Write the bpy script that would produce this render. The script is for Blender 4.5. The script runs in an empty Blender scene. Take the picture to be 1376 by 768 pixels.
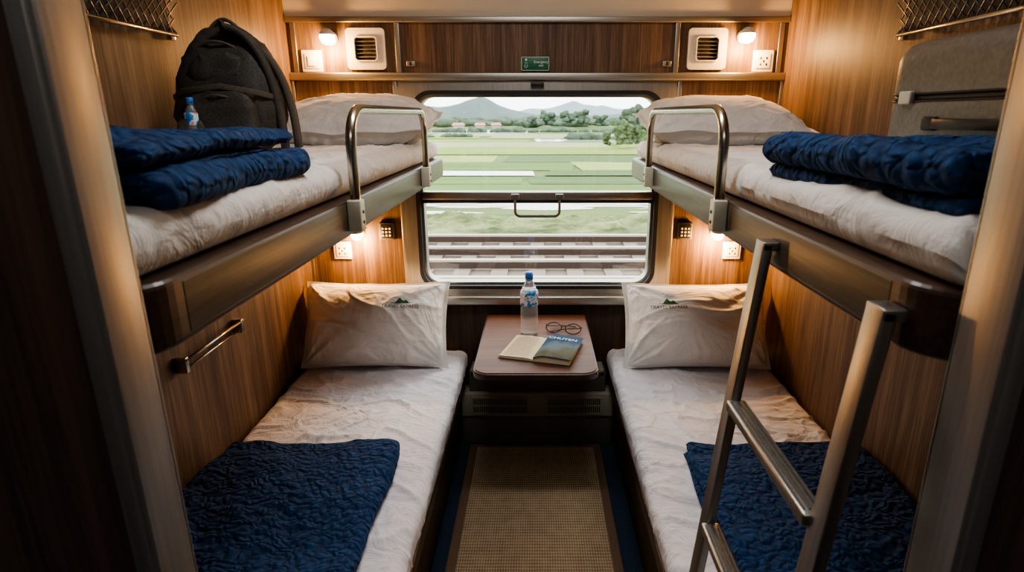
import bpy, bmesh, math, random
from mathutils import Vector, Matrix, noise
V = Vector
random.seed(4)
scene = bpy.context.scene
COL = scene.collection
pi = math.pi

# ---------------------------------------------------------------- materials
def new_mat(name):
    m = bpy.data.materials.new(name); m.use_nodes = True
    nt = m.node_tree
    b = nt.nodes.get('Principled BSDF')
    return m, nt, b

def coords(nt, scale=(1,1,1), rot=(0,0,0)):
    tc = nt.nodes.new('ShaderNodeTexCoord')
    mp = nt.nodes.new('ShaderNodeMapping')
    mp.inputs['Scale'].default_value = scale
    mp.inputs['Rotation'].default_value = rot
    nt.links.new(tc.outputs['Object'], mp.inputs['Vector'])
    return mp.outputs['Vector']

def tex_noise(nt, vec, scale=5, detail=4, rough=.5, dist=0):
    n = nt.nodes.new('ShaderNodeTexNoise')
    n.inputs['Scale'].default_value = scale
    n.inputs['Detail'].default_value = detail
    n.inputs['Roughness'].default_value = rough
    n.inputs['Distortion'].default_value = dist
    nt.links.new(vec, n.inputs['Vector'])
    return n.outputs['Fac']

def ramp(nt, fac, stops):
    r = nt.nodes.new('ShaderNodeValToRGB')
    e = r.color_ramp.elements
    while len(e) < len(stops): e.new(0.5)
    for i, (p, c) in enumerate(stops):
        e[i].position = p; e[i].color = (*c, 1)
    nt.links.new(fac, r.inputs['Fac'])
    return r.outputs['Color']

def bump(nt, b, h, strength=.3, dist=.01):
    n = nt.nodes.new('ShaderNodeBump')
    n.inputs['Strength'].default_value = strength
    n.inputs['Distance'].default_value = dist
    nt.links.new(h, n.inputs['Height'])
    nt.links.new(n.outputs['Normal'], b.inputs['Normal'])

def plain(name, col, rough=.5, metal=0, var=.12, spec=.5, nscale=60, bstr=0.0):
    m, nt, b = new_mat(name)
    vec = coords(nt)
    f = tex_noise(nt, vec, nscale, 3)
    lo = tuple(c*(1-var) for c in col); hi = tuple(min(1, c*(1+var)) for c in col)
    nt.links.new(ramp(nt, f, [(.3, lo), (.7, hi)]), b.inputs['Base Color'])
    b.inputs['Roughness'].default_value = rough
    b.inputs['Metallic'].default_value = metal
    b.inputs['Specular IOR Level'].default_value = spec
    if bstr: bump(nt, b, f, bstr, .003)
    return m

def wood(name, c1, c2, c3, stretch='z', rough=.38, fine=1.0, spec=.5):
    m, nt, b = new_mat(name)
    s = {'z': (1,1,.035), 'x': (.035,1,1), 'y': (1,.035,1)}[stretch]
    vec = coords(nt, s)
    f1 = tex_noise(nt, vec, 22*fine, 6, .6, .6)
    f2 = tex_noise(nt, vec, 170*fine, 3, .6)
    mx = nt.nodes.new('ShaderNodeMath'); mx.operation = 'MULTIPLY_ADD'
    mx.inputs[1].default_value = .45
    nt.links.new(f2, mx.inputs[0])
    ml = nt.nodes.new('ShaderNodeMath'); ml.operation = 'MULTIPLY'; ml.inputs[1].default_value = .6
    nt.links.new(f1, ml.inputs[0]); nt.links.new(ml.outputs[0], mx.inputs[2])
    c = ramp(nt, mx.outputs[0], [(.40, c1), (.52, c2), (.64, c3)])
    nt.links.new(c, b.inputs['Base Color'])
    b.inputs['Roughness'].default_value = rough
    b.inputs['Specular IOR Level'].default_value = spec
    bump(nt, b, mx.outputs[0], .12, .002)
    return m

def brushed(name, col, rough=.33, stretch=(1,1,.02), metal=1):
    m, nt, b = new_mat(name)
    vec = coords(nt, stretch)
    f = tex_noise(nt, vec, 160, 4, .6)
    nt.links.new(ramp(nt, f, [(.25, tuple(c*.75 for c in col)), (.75, col)]), b.inputs['Base Color'])
    b.inputs['Metallic'].default_value = metal
    mr = nt.nodes.new('ShaderNodeMapRange')
    mr.inputs['To Min'].default_value = rough-.08; mr.inputs['To Max'].default_value = rough+.12
    nt.links.new(f, mr.inputs['Value']); nt.links.new(mr.outputs[0], b.inputs['Roughness'])
    bump(nt, b, f, .08, .001)
    return m

def fabric(name, col, wrinkle=.35, rough=.85, dark=.9, wscale=9):
    m, nt, b = new_mat(name)
    v1 = coords(nt, (1, 1.6, 1), (0, 0, .5))
    f = tex_noise(nt, v1, wscale, 5, .55, 1.2)
    v2 = coords(nt)
    w = tex_noise(nt, v2, 900, 2)
    nt.links.new(ramp(nt, f, [(.3, tuple(c*dark for c in col)), (.6, col)]), b.inputs['Base Color'])
    a = nt.nodes.new('ShaderNodeMath'); a.operation = 'MULTIPLY_ADD'; a.inputs[1].default_value = .03
    nt.links.new(w, a.inputs[0]); nt.links.new(f, a.inputs[2])
    bump(nt, b, a.outputs[0], wrinkle, .03)
    b.inputs['Roughness'].default_value = rough
    b.inputs['Sheen Weight'].default_value = .15
    b.inputs['Specular IOR Level'].default_value = .2
    return m

def quilt(name, c1, c2):
    m, nt, b = new_mat(name)
    vec = coords(nt)
    n0 = nt.nodes.new('ShaderNodeTexNoise'); n0.inputs['Scale'].default_value = 16
    nt.links.new(vec, n0.inputs['Vector'])
    mixv = nt.nodes.new('ShaderNodeMix'); mixv.data_type = 'VECTOR'; mixv.inputs[0].default_value = .07
    nt.links.new(vec, mixv.inputs[4]); nt.links.new(n0.outputs['Color'], mixv.inputs[5])
    vo = nt.nodes.new('ShaderNodeTexVoronoi'); vo.feature = 'SMOOTH_F1'
    vo.inputs['Scale'].default_value = 62
    vo.inputs['Smoothness'].default_value = .35
    nt.links.new(mixv.outputs[1], vo.inputs['Vector'])
    f = tex_noise(nt, vec, 120, 3)
    inv = nt.nodes.new('ShaderNodeMath'); inv.operation = 'SUBTRACT'; inv.inputs[0].default_value = 1
    nt.links.new(vo.outputs['Distance'], inv.inputs[1])
    a = nt.nodes.new('ShaderNodeMath'); a.operation = 'MULTIPLY_ADD'; a.inputs[1].default_value = .15
    nt.links.new(f, a.inputs[0]); nt.links.new(inv.outputs[0], a.inputs[2])
    nt.links.new(ramp(nt, a.outputs[0], [(.35, c1), (.9, c2)]), b.inputs['Base Color'])
    bump(nt, b, a.outputs[0], 1.0, .011)
    b.inputs['Roughness'].default_value = .78
    b.inputs['Sheen Weight'].default_value = .08
    b.inputs['Sheen Tint'].default_value = (.25,.45,.8,1)
    b.inputs['Specular IOR Level'].default_value = .18
    return m

def emis(name, col, strength):
    m, nt, b = new_mat(name)
    b.inputs['Base Color'].default_value = (*col, 1)
    b.inputs['Emission Color'].default_value = (*col, 1)
    b.inputs['Emission Strength'].default_value = strength
    return m

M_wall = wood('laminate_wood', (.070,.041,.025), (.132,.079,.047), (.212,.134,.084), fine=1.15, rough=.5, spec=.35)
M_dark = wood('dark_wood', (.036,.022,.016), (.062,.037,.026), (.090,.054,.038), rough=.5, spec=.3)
M_mahog = wood('mahogany', (.030,.016,.010), (.048,.025,.016), (.070,.038,.024), 'y', rough=.36)
M_rail = wood('berth_rail_veneer', (.060,.043,.026), (.085,.063,.039), (.115,.086,.054), 'y', rough=.36)
M_table = wood('table_laminate', (.095,.040,.023), (.135,.060,.036), (.175,.083,.050), 'x', rough=.5, fine=.6, spec=.3)
M_steel = brushed('brushed_steel', (.42,.405,.375), .36)
M_jamb = brushed('jamb_steel', (.42,.40,.37), .34, (1,1,.02), .8)
M_alu = brushed('aluminium_trim', (.48,.46,.41), .38)
M_aluh = brushed('aluminium_trim_horizontal', (.48,.46,.41), .38, (.02,1,1))
M_chrome = plain('chrome_tube', (.50,.47,.40), .24, 1, .05)
M_bracket = plain('bracket_metal', (.60,.58,.46), .45, .2, .06)
M_ceil = plain('ceiling_cream', (.62,.55,.43), .55, 0, .04, nscale=3)
M_sheet = fabric('white_sheet', (.84,.82,.85), .6)
M_sheet2 = fabric('beige_sheet', (.72,.69,.65), .55)
M_pillow = fabric('pillow_cotton', (.87,.85,.81), .6, wscale=7)
M_blue = quilt('blue_quilt', (.005,.028,.088), (.009,.052,.150))
M_carpet = plain('navy_carpet', (.010,.026,.05), .95, 0, .5, nscale=300, bstr=.5)
M_black = plain('black_rubber', (.012,.012,.013), .5, 0, .2)
M_blackp = plain('black_plastic', (.02,.02,.02), .35, 0, .2)
M_cream = plain('cream_plastic', (.70,.66,.56), .4, 0, .04)
M_green = plain('sign_green', (.012,.13,.075), .4, 0, .08)
M_white = plain('white_print', (.8,.82,.8), .5, 0, .03)
M_gry = plain('heater_paint', (.38,.36,.29), .45, .1, .1, nscale=12)
M_gryd = plain('heater_paint_dark', (.12,.11,.09), .5, .1, .1)
M_bag = plain('backpack_nylon', (.032,.027,.021), .7, 0, .4, nscale=250, bstr=.3)
M_bag2 = plain('backpack_webbing', (.065,.053,.038), .8, 0, .3, nscale=300, bstr=.3)
M_case = plain('suitcase_shell', (.105,.092,.072), .42, .1, .18, nscale=120, bstr=.3, spec=.5)
M_cased = plain('suitcase_trim', (.014,.013,.012), .45, 0, .15, spec=.3)
M_page = plain('book_paper', (.66,.57,.39), .8, 0, .06, nscale=90)
M_ink = plain('pillow_print_green', (.02,.11,.045), .8, 0, .1)
M_ink2 = plain('pillow_print_dark', (.03,.06,.05), .8, 0, .1)
M_tort = plain('tortoise_frame', (.035,.014,.006), .2, 0, .5, nscale=80)
M_cap = plain('bottle_cap', (.05,.22,.62), .35, 0, .05)
M_bulb = emis('warm_bulb', (1.0,.72,.36), 28)

# woven mat
M_mat, nt, b = new_mat('woven_straw')
vec = coords(nt)
w1 = nt.nodes.new('ShaderNodeTexWave'); w1.bands_direction = 'X'; w1.inputs['Scale'].default_value = 38; w1.inputs['Distortion'].default_value = .6
w2 = nt.nodes.new('ShaderNodeTexWave'); w2.bands_direction = 'Y'; w2.inputs['Scale'].default_value = 22; w2.inputs['Distortion'].default_value = .6
nt.links.new(vec, w1.inputs['Vector']); nt.links.new(vec, w2.inputs['Vector'])
mu = nt.nodes.new('ShaderNodeMath'); mu.operation = 'MULTIPLY'
nt.links.new(w1.outputs['Fac'], mu.inputs[0]); nt.links.new(w2.outputs['Fac'], mu.inputs[1])
nf = tex_noise(nt, vec, 30, 4)
ad = nt.nodes.new('ShaderNodeMath'); ad.operation = 'MULTIPLY_ADD'; ad.inputs[1].default_value = .5
nt.links.new(nf, ad.inputs[0]); nt.links.new(mu.outputs[0], ad.inputs[2])
nt.links.new(ramp(nt, ad.outputs[0], [(.15, (.22,.145,.085)), (.55, (.43,.31,.185)), (1, (.60,.455,.285))]), b.inputs['Base Color'])
bump(nt, b, mu.outputs[0], .6, .004); b.inputs['Roughness'].default_value = .75
M_bind = plain('mat_binding', (.14,.085,.05), .85, 0, .2, nscale=200)

# window glass: thin, mostly transparent
M_glass = bpy.data.materials.new('window_glass'); M_glass.use_nodes = True
nt = M_glass.node_tree; nt.nodes.clear()
o = nt.nodes.new('ShaderNodeOutputMaterial'); t = nt.nodes.new('ShaderNodeBsdfTransparent')
t.inputs['Color'].default_value = (.96,.97,.96,1)
g = nt.nodes.new('ShaderNodeBsdfGlossy'); g.inputs['Roughness'].default_value = .03
mx = nt.nodes.new('ShaderNodeMixShader'); mx.inputs[0].default_value = .05
nt.links.new(t.outputs[0], mx.inputs[1]); nt.links.new(g.outputs[0], mx.inputs[2]); nt.links.new(mx.outputs[0], o.inputs[0])
# bottle plastic
M_pet, nt, b = new_mat('clear_water_bottle')
b.inputs['Base Color'].default_value = (.92,.97,1,1); b.inputs['Transmission Weight'].default_value = .85
b.inputs['Roughness'].default_value = .05; b.inputs['IOR'].default_value = 1.25
M_lens = M_glass

# ---------------------------------------------------------------- geometry helpers
def mesh_obj(name, verts, faces, mat, smooth=False, angle=None):
    me = bpy.data.meshes.new(name)
    me.from_pydata([tuple(v) for v in verts], [], faces)
    me.validate(); me.update()
    bm = bmesh.new(); bm.from_mesh(me)
    bmesh.ops.recalc_face_normals(bm, faces=bm.faces)
    bm.to_mesh(me); bm.free()
    if smooth:
        for p in me.polygons: p.use_smooth = True
    ob = bpy.data.objects.new(name, me)
    COL.objects.link(ob)
    if mat: me.materials.append(mat)
    return ob

def box(name, x0, x1, y0, y1, z0, z1, mat, bev=0, seg=3):
    bm = bmesh.new()
    bmesh.ops.create_cube(bm, size=1)
    for v in bm.verts:
        v.co = V((x0+(v.co.x+.5)*(x1-x0), y0+(v.co.y+.5)*(y1-y0), z0+(v.co.z+.5)*(z1-z0)))
    if bev:
        bmesh.ops.bevel(bm, geom=bm.edges[:]+bm.verts[:], offset=bev, segments=seg, profile=.5, affect='EDGES')
    bmesh.ops.recalc_face_normals(bm, faces=bm.faces)
    me = bpy.data.meshes.new(name); bm.to_mesh(me); bm.free()
    if bev:
        for p in me.polygons: p.use_smooth = True
        try: me.set_sharp_from_angle(angle=math.radians(50))
        except Exception: pass
    me.materials.append(mat)
    ob = bpy.data.objects.new(name, me); COL.objects.link(ob)
    return ob

def xform(ob, M):
    ob.data.transform(M); return ob

def beam(name, p0, p1, w, d, mat, side=V((0,1,0)), bev=.003):
    p0, p1 = V(p0), V(p1)
    L = (p1-p0).length; z = (p1-p0).normalized()
    s = (side - z*side.dot(z)).normalized(); t = z.cross(s)
    if s.length < .5: s = V((1,0,0)); t = z.cross(s)
    ob = box(name, -w/2, w/2, -d/2, d/2, 0, L, mat, bev)
    M = Matrix((( s.x, t.x, z.x, p0.x), (s.y, t.y, z.y, p0.y), (s.z, t.z, z.z, p0.z), (0,0,0,1)))
    return xform(ob, M)

def tube(name, pts, r, mat, seg=12, closed=False):
    pts = [V(p) for p in pts]; n = len(pts)
    verts, faces = [], []
    up = None
    for i, p in enumerate(pts):
        if closed: t = (pts[(i+1) % n]-pts[i-1]).normalized()
        else: t = (pts[min(i+1, n-1)]-pts[max(i-1, 0)]).normalized()
        if up is None:
            up = V((0,0,1)) if abs(t.z) < .9 else V((1,0,0))
        a = (up - t*up.dot(t)).normalized(); bb = t.cross(a); up = a
        rr = r[i] if isinstance(r, (list, tuple)) else r
        for k in range(seg):
            th = 2*pi*k/seg
            verts.append(p + a*math.cos(th)*rr + bb*math.sin(th)*rr)
    m = n if closed else n-1
    for i in range(m):
        j = (i+1) % n
        for k in range(seg):
            l = (k+1) % seg
            faces.append((i*seg+k, i*seg+l, j*seg+l, j*seg+k))
    if not closed:
        faces.append(tuple(range(seg))[::-1]); faces.append(tuple((n-1)*seg+k for k in range(seg)))
    return mesh_obj(name, verts, faces, mat, True)

def band(name, pts, w, t, mat, side):
    """padded strap: rounded cross-section, width along side, thickness t"""
    pts = [V(p) for p in pts]; n = len(pts); verts = []; faces = []
    side = V(side).normalized(); K = 12
    for i, p in enumerate(pts):
        tt = (pts[min(i+1, n-1)]-pts[max(i-1, 0)]).normalized()
        s = (side-tt*side.dot(tt)).normalized(); nn = tt.cross(s)
        for k in range(K):
            a = 2*pi*k/K
            ca, sa = math.cos(a), math.sin(a)
            verts.append(p+s*math.copysign(abs(ca)**.5, ca)*w/2+nn*math.copysign(abs(sa)**.5, sa)*t/2)
    for i in range(n-1):
        for k in range(K):
            l = (k+1) % K
            faces.append((i*K+k, i*K+l, i*K+K+l, i*K+K+k))
    faces.append(tuple(range(K))[::-1]); faces.append(tuple((n-1)*K+k for k in range(K)))
    return mesh_obj(name, verts, faces, mat, True)

def lathe(name, prof, c, mat, seg=32, axis='z'):
    verts, faces = [], []
    n = len(prof)
    for r, z in prof:
        for k in range(seg):
            th = 2*pi*k/seg
            if axis == 'z': verts.append(V((c[0]+r*math.cos(th), c[1]+r*math.sin(th), c[2]+z)))
            else: verts.append(V((c[0]+r*math.cos(th), c[1]+z, c[2]+r*math.sin(th))))
    for i in range(n-1):
        for k in range(seg):
            l = (k+1) % seg
            faces.append((i*seg+k, i*seg+l, i*seg+seg+l, i*seg+seg+k))
    faces.append(tuple(range(seg))[::-1]); faces.append(tuple((n-1)*seg+k for k in range(seg)))
    return mesh_obj(name, verts, faces, mat, True)

def rrect(cx, cz, w, h, r, n=8):
    pts = []
    for (sx, sz, a0) in ((1,1,0), (-1,1,pi/2), (-1,-1,pi), (1,-1,1.5*pi)):
        for k in range(n+1):
            a = a0 + pi/2*k/n
            pts.append((cx+sx*(w/2-r)+r*math.cos(a), cz+sz*(h/2-r)+r*math.sin(a)))
    return pts

def ring_xz(name, outer, inner, y0, y1, mat):
    n = len(outer); verts = []
    for (loop, y) in ((outer, y0), (inner, y0), (outer, y1), (inner, y1)):
        verts += [V((p[0], y, p[1])) for p in loop]
    faces = []
    for k in range(n):
        l = (k+1) % n
        faces += [(k, l, n+l, n+k), (2*n+k, 3*n+k, 3*n+l, 2*n+l), (k, 2*n+k, 2*n+l, l), (n+k, n+l, 3*n+l, 3*n+k)]
    return mesh_obj(name, verts, faces, mat)

def prism_z(name, outline, z0, z1, mat, bev=.004):
    n = len(outline)
    verts = [V((p[0], p[1], z0)) for p in outline]+[V((p[0], p[1], z1)) for p in outline]
    faces = [tuple(range(n))[::-1], tuple(range(n, 2*n))]+[(k, (k+1) % n, n+(k+1) % n, n+k) for k in range(n)]
    ob = mesh_obj(name, verts, faces, mat)
    if bev:
        md = ob.modifiers.new('bevel', 'BEVEL'); md.width = bev; md.segments = 3; md.limit_method = 'ANGLE'; md.angle_limit = math.radians(50)
    return ob

def sweep(name, rings, mat, caps=True):
    m = len(rings[0]); n = len(rings)
    verts = [p for r in rings for p in r]; faces = []
    for i in range(n-1):
        for k in range(m):
            l = (k+1) % m
            faces.append((i*m+k, i*m+l, i*m+m+l, i*m+m+k))
    if caps:
        for i in (0, n-1):
            c = sum((rings[i][k] for k in range(m)), V((0,0,0)))/m
            ci = len(verts); verts.append(c)
            for k in range(m): faces.append((i*m+k, i*m+(k+1) % m, ci))
    return mesh_obj(name, verts, faces, mat, True)

def text_mesh(body, size):
    cu = bpy.data.curves.new('txt', 'FONT'); cu.body = body; cu.size = size
    cu.align_x = 'CENTER'; cu.align_y = 'CENTER'
    ob = bpy.data.objects.new('txt', cu); COL.objects.link(ob)
    dg = bpy.context.evaluated_depsgraph_get()
    me = bpy.data.meshes.new_from_object(ob.evaluated_get(dg))
    vs = [v.co.copy() for v in me.vertices]; fs = [tuple(p.vertices) for p in me.polygons]
    bpy.data.objects.remove(ob); bpy.data.meshes.remove(me)
    return vs, fs

def text_obj(name, body, size, M, mat):
    vs, fs = text_mesh(body, size)
    return mesh_obj(name, [M @ v for v in vs], fs, mat)

def group(name, parts):
    lo = V((1e9,)*3); hi = V((-1e9,)*3)
    for p in parts:
        if p.type == 'MESH':
            for v in p.data.vertices:
                for i in range(3):
                    lo[i] = min(lo[i], v.co[i]); hi[i] = max(hi[i], v.co[i])
    e = bpy.data.objects.new(name, None); COL.objects.link(e)
    e.empty_display_size = .05
    e.location = (lo+hi)/2
    inv = Matrix.Translation(-e.location)
    for p in parts:
        p.parent = e; p.matrix_parent_inverse = inv
    return e

def point_light(name, loc, col, power, r=.02):
    l = bpy.data.lights.new(name, 'POINT'); l.color = col; l.energy = power; l.shadow_soft_size = r
    o = bpy.data.objects.new(name, l); o.location = loc; COL.objects.link(o); return o

XW = .93      # half width of compartment
D = 2.33      # window wall
# ---------------------------------------------------------------- shell
box('floor', -1.6, 1.6, -.9, D+.1, -.05, 0, M_carpet)
box('wall_left', -XW-.05, -XW, .46, D+.1, 0, 2.25, M_wall)
box('wall_right', XW, XW+.05, .46, D+.1, 0, 2.25, M_wall)

def join(name, obs):
    bm = bmesh.new()
    mats = []
    me = bpy.data.meshes.new(name)
    for o in obs:
        for m in o.data.materials:
            if m not in mats: mats.append(m)
    for o in obs:
        s = len(bm.faces)
        bm.from_mesh(o.data); bm.faces.ensure_lookup_table()
        idx = mats.index(o.data.materials[0])
        for f in bm.faces[s:]: f.material_index = idx
        bpy.data.objects.remove(o)
    bm.to_mesh(me); bm.free()
    for m in mats: me.materials.append(m)
    ob = bpy.data.objects.new(name, me); COL.objects.link(ob); return ob

WX, WZ0, WZ1 = .485, .683, 1.475     # window opening
join('wall_back', [box('a', -XW, -WX, D, D+.08, 0, 2.25, M_wall), box('b', WX, XW, D, D+.08, 0, 2.25, M_wall),
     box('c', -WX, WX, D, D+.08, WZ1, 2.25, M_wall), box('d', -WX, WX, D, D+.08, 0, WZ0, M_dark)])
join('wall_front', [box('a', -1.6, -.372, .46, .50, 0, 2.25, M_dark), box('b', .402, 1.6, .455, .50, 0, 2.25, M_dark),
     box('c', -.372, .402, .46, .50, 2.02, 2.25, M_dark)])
box('wall_corridor', -1.6, 1.6, -.9, -.85, 0, 2.25, M_dark)
box('wall_corridor_left', -1.65, -1.6, -.9, .5, 0, 2.25, M_dark)
box('wall_corridor_right', 1.6, 1.65, -.9, .5, 0, 2.25, M_dark)
prof = [(-.9, 2.2)] + [(1.95+.375*math.cos(t), 1.722+.478*math.sin(t)) for t in [pi/2*(1-k/24) for k in range(25)]]
outp = [(D+.02, 1.722), (D+.02, 2.3), (-.9, 2.3)]
pp = prof+outp; n = len(pp)
vs = [V((-1.6 if p[0] < .45 else -XW, p[0], p[1])) for p in pp]+[V((1.6 if p[0] < .45 else XW, p[0], p[1])) for p in pp]
c = mesh_obj('ceiling', vs, [tuple(range(n)), tuple(range(n, 2*n))[::-1]]+[(k, (k+1) % n, n+(k+1) % n, n+k) for k in range(n)], M_ceil)

# jamb linings
def jamb(name, xin, sgn, y0):
    xo = xin+sgn*.014
    parts = [box('lining', min(xin, xo), max(xin, xo), y0, .506, 0, 2.02, M_jamb, .002)]
    xl = xin+sgn*.034
    parts.append(box('inner_lip', min(xin, xl), max(xin, xl), .5005, .507, 0, 2.02, M_jamb, .002))
    xs = xin+sgn*.006; xe = xin+sgn*.022
    parts.append(box('outer_lip', min(xs, xe), max(xs, xe), y0-.002, y0+.006, 0, 2.02, M_jamb, .002))
    for z in (.35, .83, 1.7):
        parts.append(lathe('screw', [(0.0001, 0), (.0032, 0), (.0032, .001), (.0001, .0015)], (0,0,0), M_chrome, 12))
        o = parts[-1]; o.data.transform(Matrix.Translation((xin, (y0+.506)/2, z)) @ Matrix.Rotation(-sgn*pi/2, 4, 'Y'))
    return group(name, parts)
jamb('trim_1', -.36, -1, .455)
jamb('trim_2', .388, 1, .447)

box('trim_3', -XW, XW, D-.016, D, 1.708, 1.728, M_aluh, .003)
box('trim_4', -XW, XW, D-.022, D, 1.506, 1.534, M_aluh, .004)
for i, x in enumerate((-.905, -.52, .52, .905)):
    box('trim_%d' % (5+i), x-.009, x+.009, D-.008, D, 1.534, 1.708, M_alu, .002)
box('trim_9', -XW, -XW+.012, D-.012, D, .40, 1.506, M_alu, .002)
box('trim_10', XW-.012, XW, D-.012, D, .40, 1.506, M_alu, .002)
box('trim_11', -.548, -.532, D-.012, D, .66, 1.506, M_alu, .002)
box('trim_12', .532, .548, D-.012, D, .66, 1.506, M_alu, .002)
box('trim_13', -.55, .55, D-.045, D, .625, .662, M_aluh, .006)
box('trim_14', -.53, .53, D-.006, D, 1.478, 1.506, M_aluh, .001)

# ---------------------------------------------------------------- window
zc = (WZ0+WZ1)/2; wh = WZ1-WZ0
parts = []
parts.append(ring_xz('silver_frame', rrect(0, zc, 1.064, wh+.045, .02), rrect(0, zc, .965, wh-.01, .075), D-.012, D+.03, M_alu))
parts.append(ring_xz('black_gasket', rrect(0, zc, .967, wh-.008, .076), rrect(0, zc, .935, wh-.036, .065), D-.016, D+.06, M_black))
parts.append(ring_xz('inner_frame', rrect(0, zc, .936, wh-.035, .066), rrect(0, zc, .915, wh-.055, .058), D+.01, D+.06, M_alu))
parts.append(box('glass_pane', -.47, .47, D+.045, D+.049, WZ0+.01, WZ1-.01, M_glass))
parts.append(box('transom_bar', -.462, .462, D-.006, D+.04, 1.056, 1.088, M_aluh, .004))
parts.append(box('transom_seal', -.462, .462, D-.002, D+.042, 1.042, 1.056, M_black, .002))
hp = []
for (x, z) in ((-.088, 1.07), (-.088, 1.03)): hp.append((x, D-.03, z))
for k in range(7):
    a = pi+pi/2*k/6; hp.append((-.068+.02*math.cos(a), D-.035, 1.015+.02*math.sin(a)))
for k in range(7):
    a = 1.5*pi+pi/2*k/6; hp.append((.068+.02*math.cos(a), D-.035, 1.015+.02*math.sin(a)))
hp += [(.088, D-.03, 1.03), (.088, D-.03, 1.07)]
parts.append(tube('handle_grip', hp, .0055, M_gryd))
for x in (-.088, .088):
    parts.append(box('handle_mount', x-.016, x+.016, D-.038, D-.004, 1.062, 1.082, M_gryd, .003))
parts.append(box('top_latch', -.025, .025, D-.03, D-.012, 1.482, 1.50, M_blackp, .003))
group('window_1', parts)

# ---------------------------------------------------------------- fittings on window wall
def vent(x, z):
    s = .072; parts = []
    outer = rrect(x, z, 2*s, 2*s, .014, 9)
    inner = []
    for p in outer:
        a = math.atan2(p[1]-z, p[0]-x); inner.append((x+.056*math.cos(a), z+.056*math.sin(a)))
    parts.append(ring_xz('vent_plate', outer, inner, D-.014, D-.001, M_cream))
    rim_i = [(x+.051*math.cos(math.atan2(p[1]-z, p[0]-x)), z+.051*math.sin(math.atan2(p[1]-z, p[0]-x))) for p in outer]
    parts.append(ring_xz('vent_rim', inner, rim_i, D-.02, D-.003, M_cream))
    parts.append(lathe('vent_dark_disc', [(.0001, 0), (.054, 0), (.054, -.003), (.0001, -.003)], (x, D-.001, z), M_black, 32, 'y'))  # flat black disc stands in for the shade inside the opening
    for k in range(-3, 4):
        zz = z+k*.0135; hw = math.sqrt(max(.051**2-(k*.0135)**2, 0))
        o = box('vent_slat', -hw, hw, -.0045, .0045, -.0009, .0009, M_gryd)
        xform(o, Matrix.Translation((x, D-.010, zz)) @ Matrix.Rotation(.55, 4, 'X')); parts.append(o)
    return group('air_vent', parts)
vent(-.637, 1.617); vent(.632, 1.617)

def lamp(x, z, power, small=1.0, y=D):
    parts = [lathe('lamp_base', [(.0001, 0), (.024*small, 0), (.024*small, -.008), (.014*small, -.014), (.010*small, -.03), (.0001, -.03)], (x, y-.001, z), M_cream, 24, 'y')]
    bm = bmesh.new(); bmesh.ops.create_uvsphere(bm, u_segments=24, v_segments=16, radius=.028*small)
    me = bpy.data.meshes.new('bulb'); bm.to_mesh(me); bm.free()
    me.transform(Matrix.Translation((x, y-.048, z)))
    for p in me.polygons: p.use_smooth = True
    me.materials.append(M_bulb); me.materials.append(M_cream)
    for p in me.polygons:
        p.material_index = 1 if (p.center.z > z+.004*small) else 0
    o = bpy.data.objects.new('bulb', me); COL.objects.link(o); parts.append(o)
    parts.append(point_light('lamp_glow', (x, y-.06, z-.045), (1, .50, .17), power, .018))
    return group('reading_lamp', parts)
lamp(-.765, 1.655, 6.6); lamp(.765, 1.66, 6.6)
lamp(-.722, .925, 8.0, .85); lamp(.722, .925, 8.0, .85)

def outlet(name, x, z, s=.074, rocker=False):
    parts = [box('plate', x-s/2, x+s/2, D-.011, D-.001, z-s/2, z+s/2, M_cream, .004)]
    parts.append(box('inset', x-s*.34, x+s*.34, D-.014, D-.010, z-s*.34, z+s*.34, M_cream, .002))
    if rocker:
        parts.append(box('rocker', x-.014, x+.014, D-.018, D-.013, z-.018, z+.018, M_white, .002))
    else:
        for dx, dz in ((-.011, .010), (.011, .010), (-.011, -.012), (.011, -.012), (0, -.001)):
            parts.append(box('socket_slot', x+dx-.0025, x+dx+.0025, D-.0148, D-.0135, z+dz-.004, z+dz+.004, M_black))
    return group(name, parts)
outlet('light_switch', -.843, 1.575, .078, True)
outlet('power_outlet', .845, 1.575, .078)
outlet('power_outlet', -.797, .850, .074)
outlet('power_outlet', .797, .850, .074)
def keypad(x, z):
    parts = [box('housing', x-.030, x+.030, D-.014, D-.001, z-.035, z+.035, M_gryd, .004),
             box('face', x-.023, x+.023, D-.0165, D-.013, z-.028, z+.028, M_blackp, .002)]
    for i in range(3):
        for j in range(3):
            parts.append(box('button', x-.018+i*.014, x-.010+i*.014, D-.019, D-.016, z-.020+j*.014, z-.012+j*.014, M_cream, .001))
    return group('control_keypad', parts)
keypad(-.61, .93); keypad(.598, .93)
for x in (-.475, .487):
    group('panel_latch', [box('latch_plate', x-.016, x+.016, D-.006, D-.001, 1.556, 1.576, M_alu, .002), box('latch_knob', x-.004, x+.004, D-.012, D-.005, 1.56, 1.572, M_blackp, .001)])
R = Matrix.Rotation(pi/2, 4, 'X')
group('safety_sign', [box('sign_plate', -.062, .046, D-.006, D-.001, 1.54, 1.592, M_green, .003),
     ring_xz('sign_border', rrect(-.008, 1.566, .104, .048, .004), rrect(-.008, 1.566, .101, .045, .003), D-.0068, D-.0055, M_white),
     text_obj('sign_text', 'Emergency\nexit', .012, Matrix.Translation((.014, D-.0066, 1.566)) @ R, M_white),
     text_obj('sign_symbol', '\u21E9', .03, Matrix.Translation((-.042, D-.0066, 1.56)) @ R, M_white),
     lathe('symbol_dot', [(.0001, 0), (.004, 0), (.004, -.0006), (.0001, -.0006)], (-.042, D-.006, 1.58), M_white, 12, 'y')])

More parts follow.
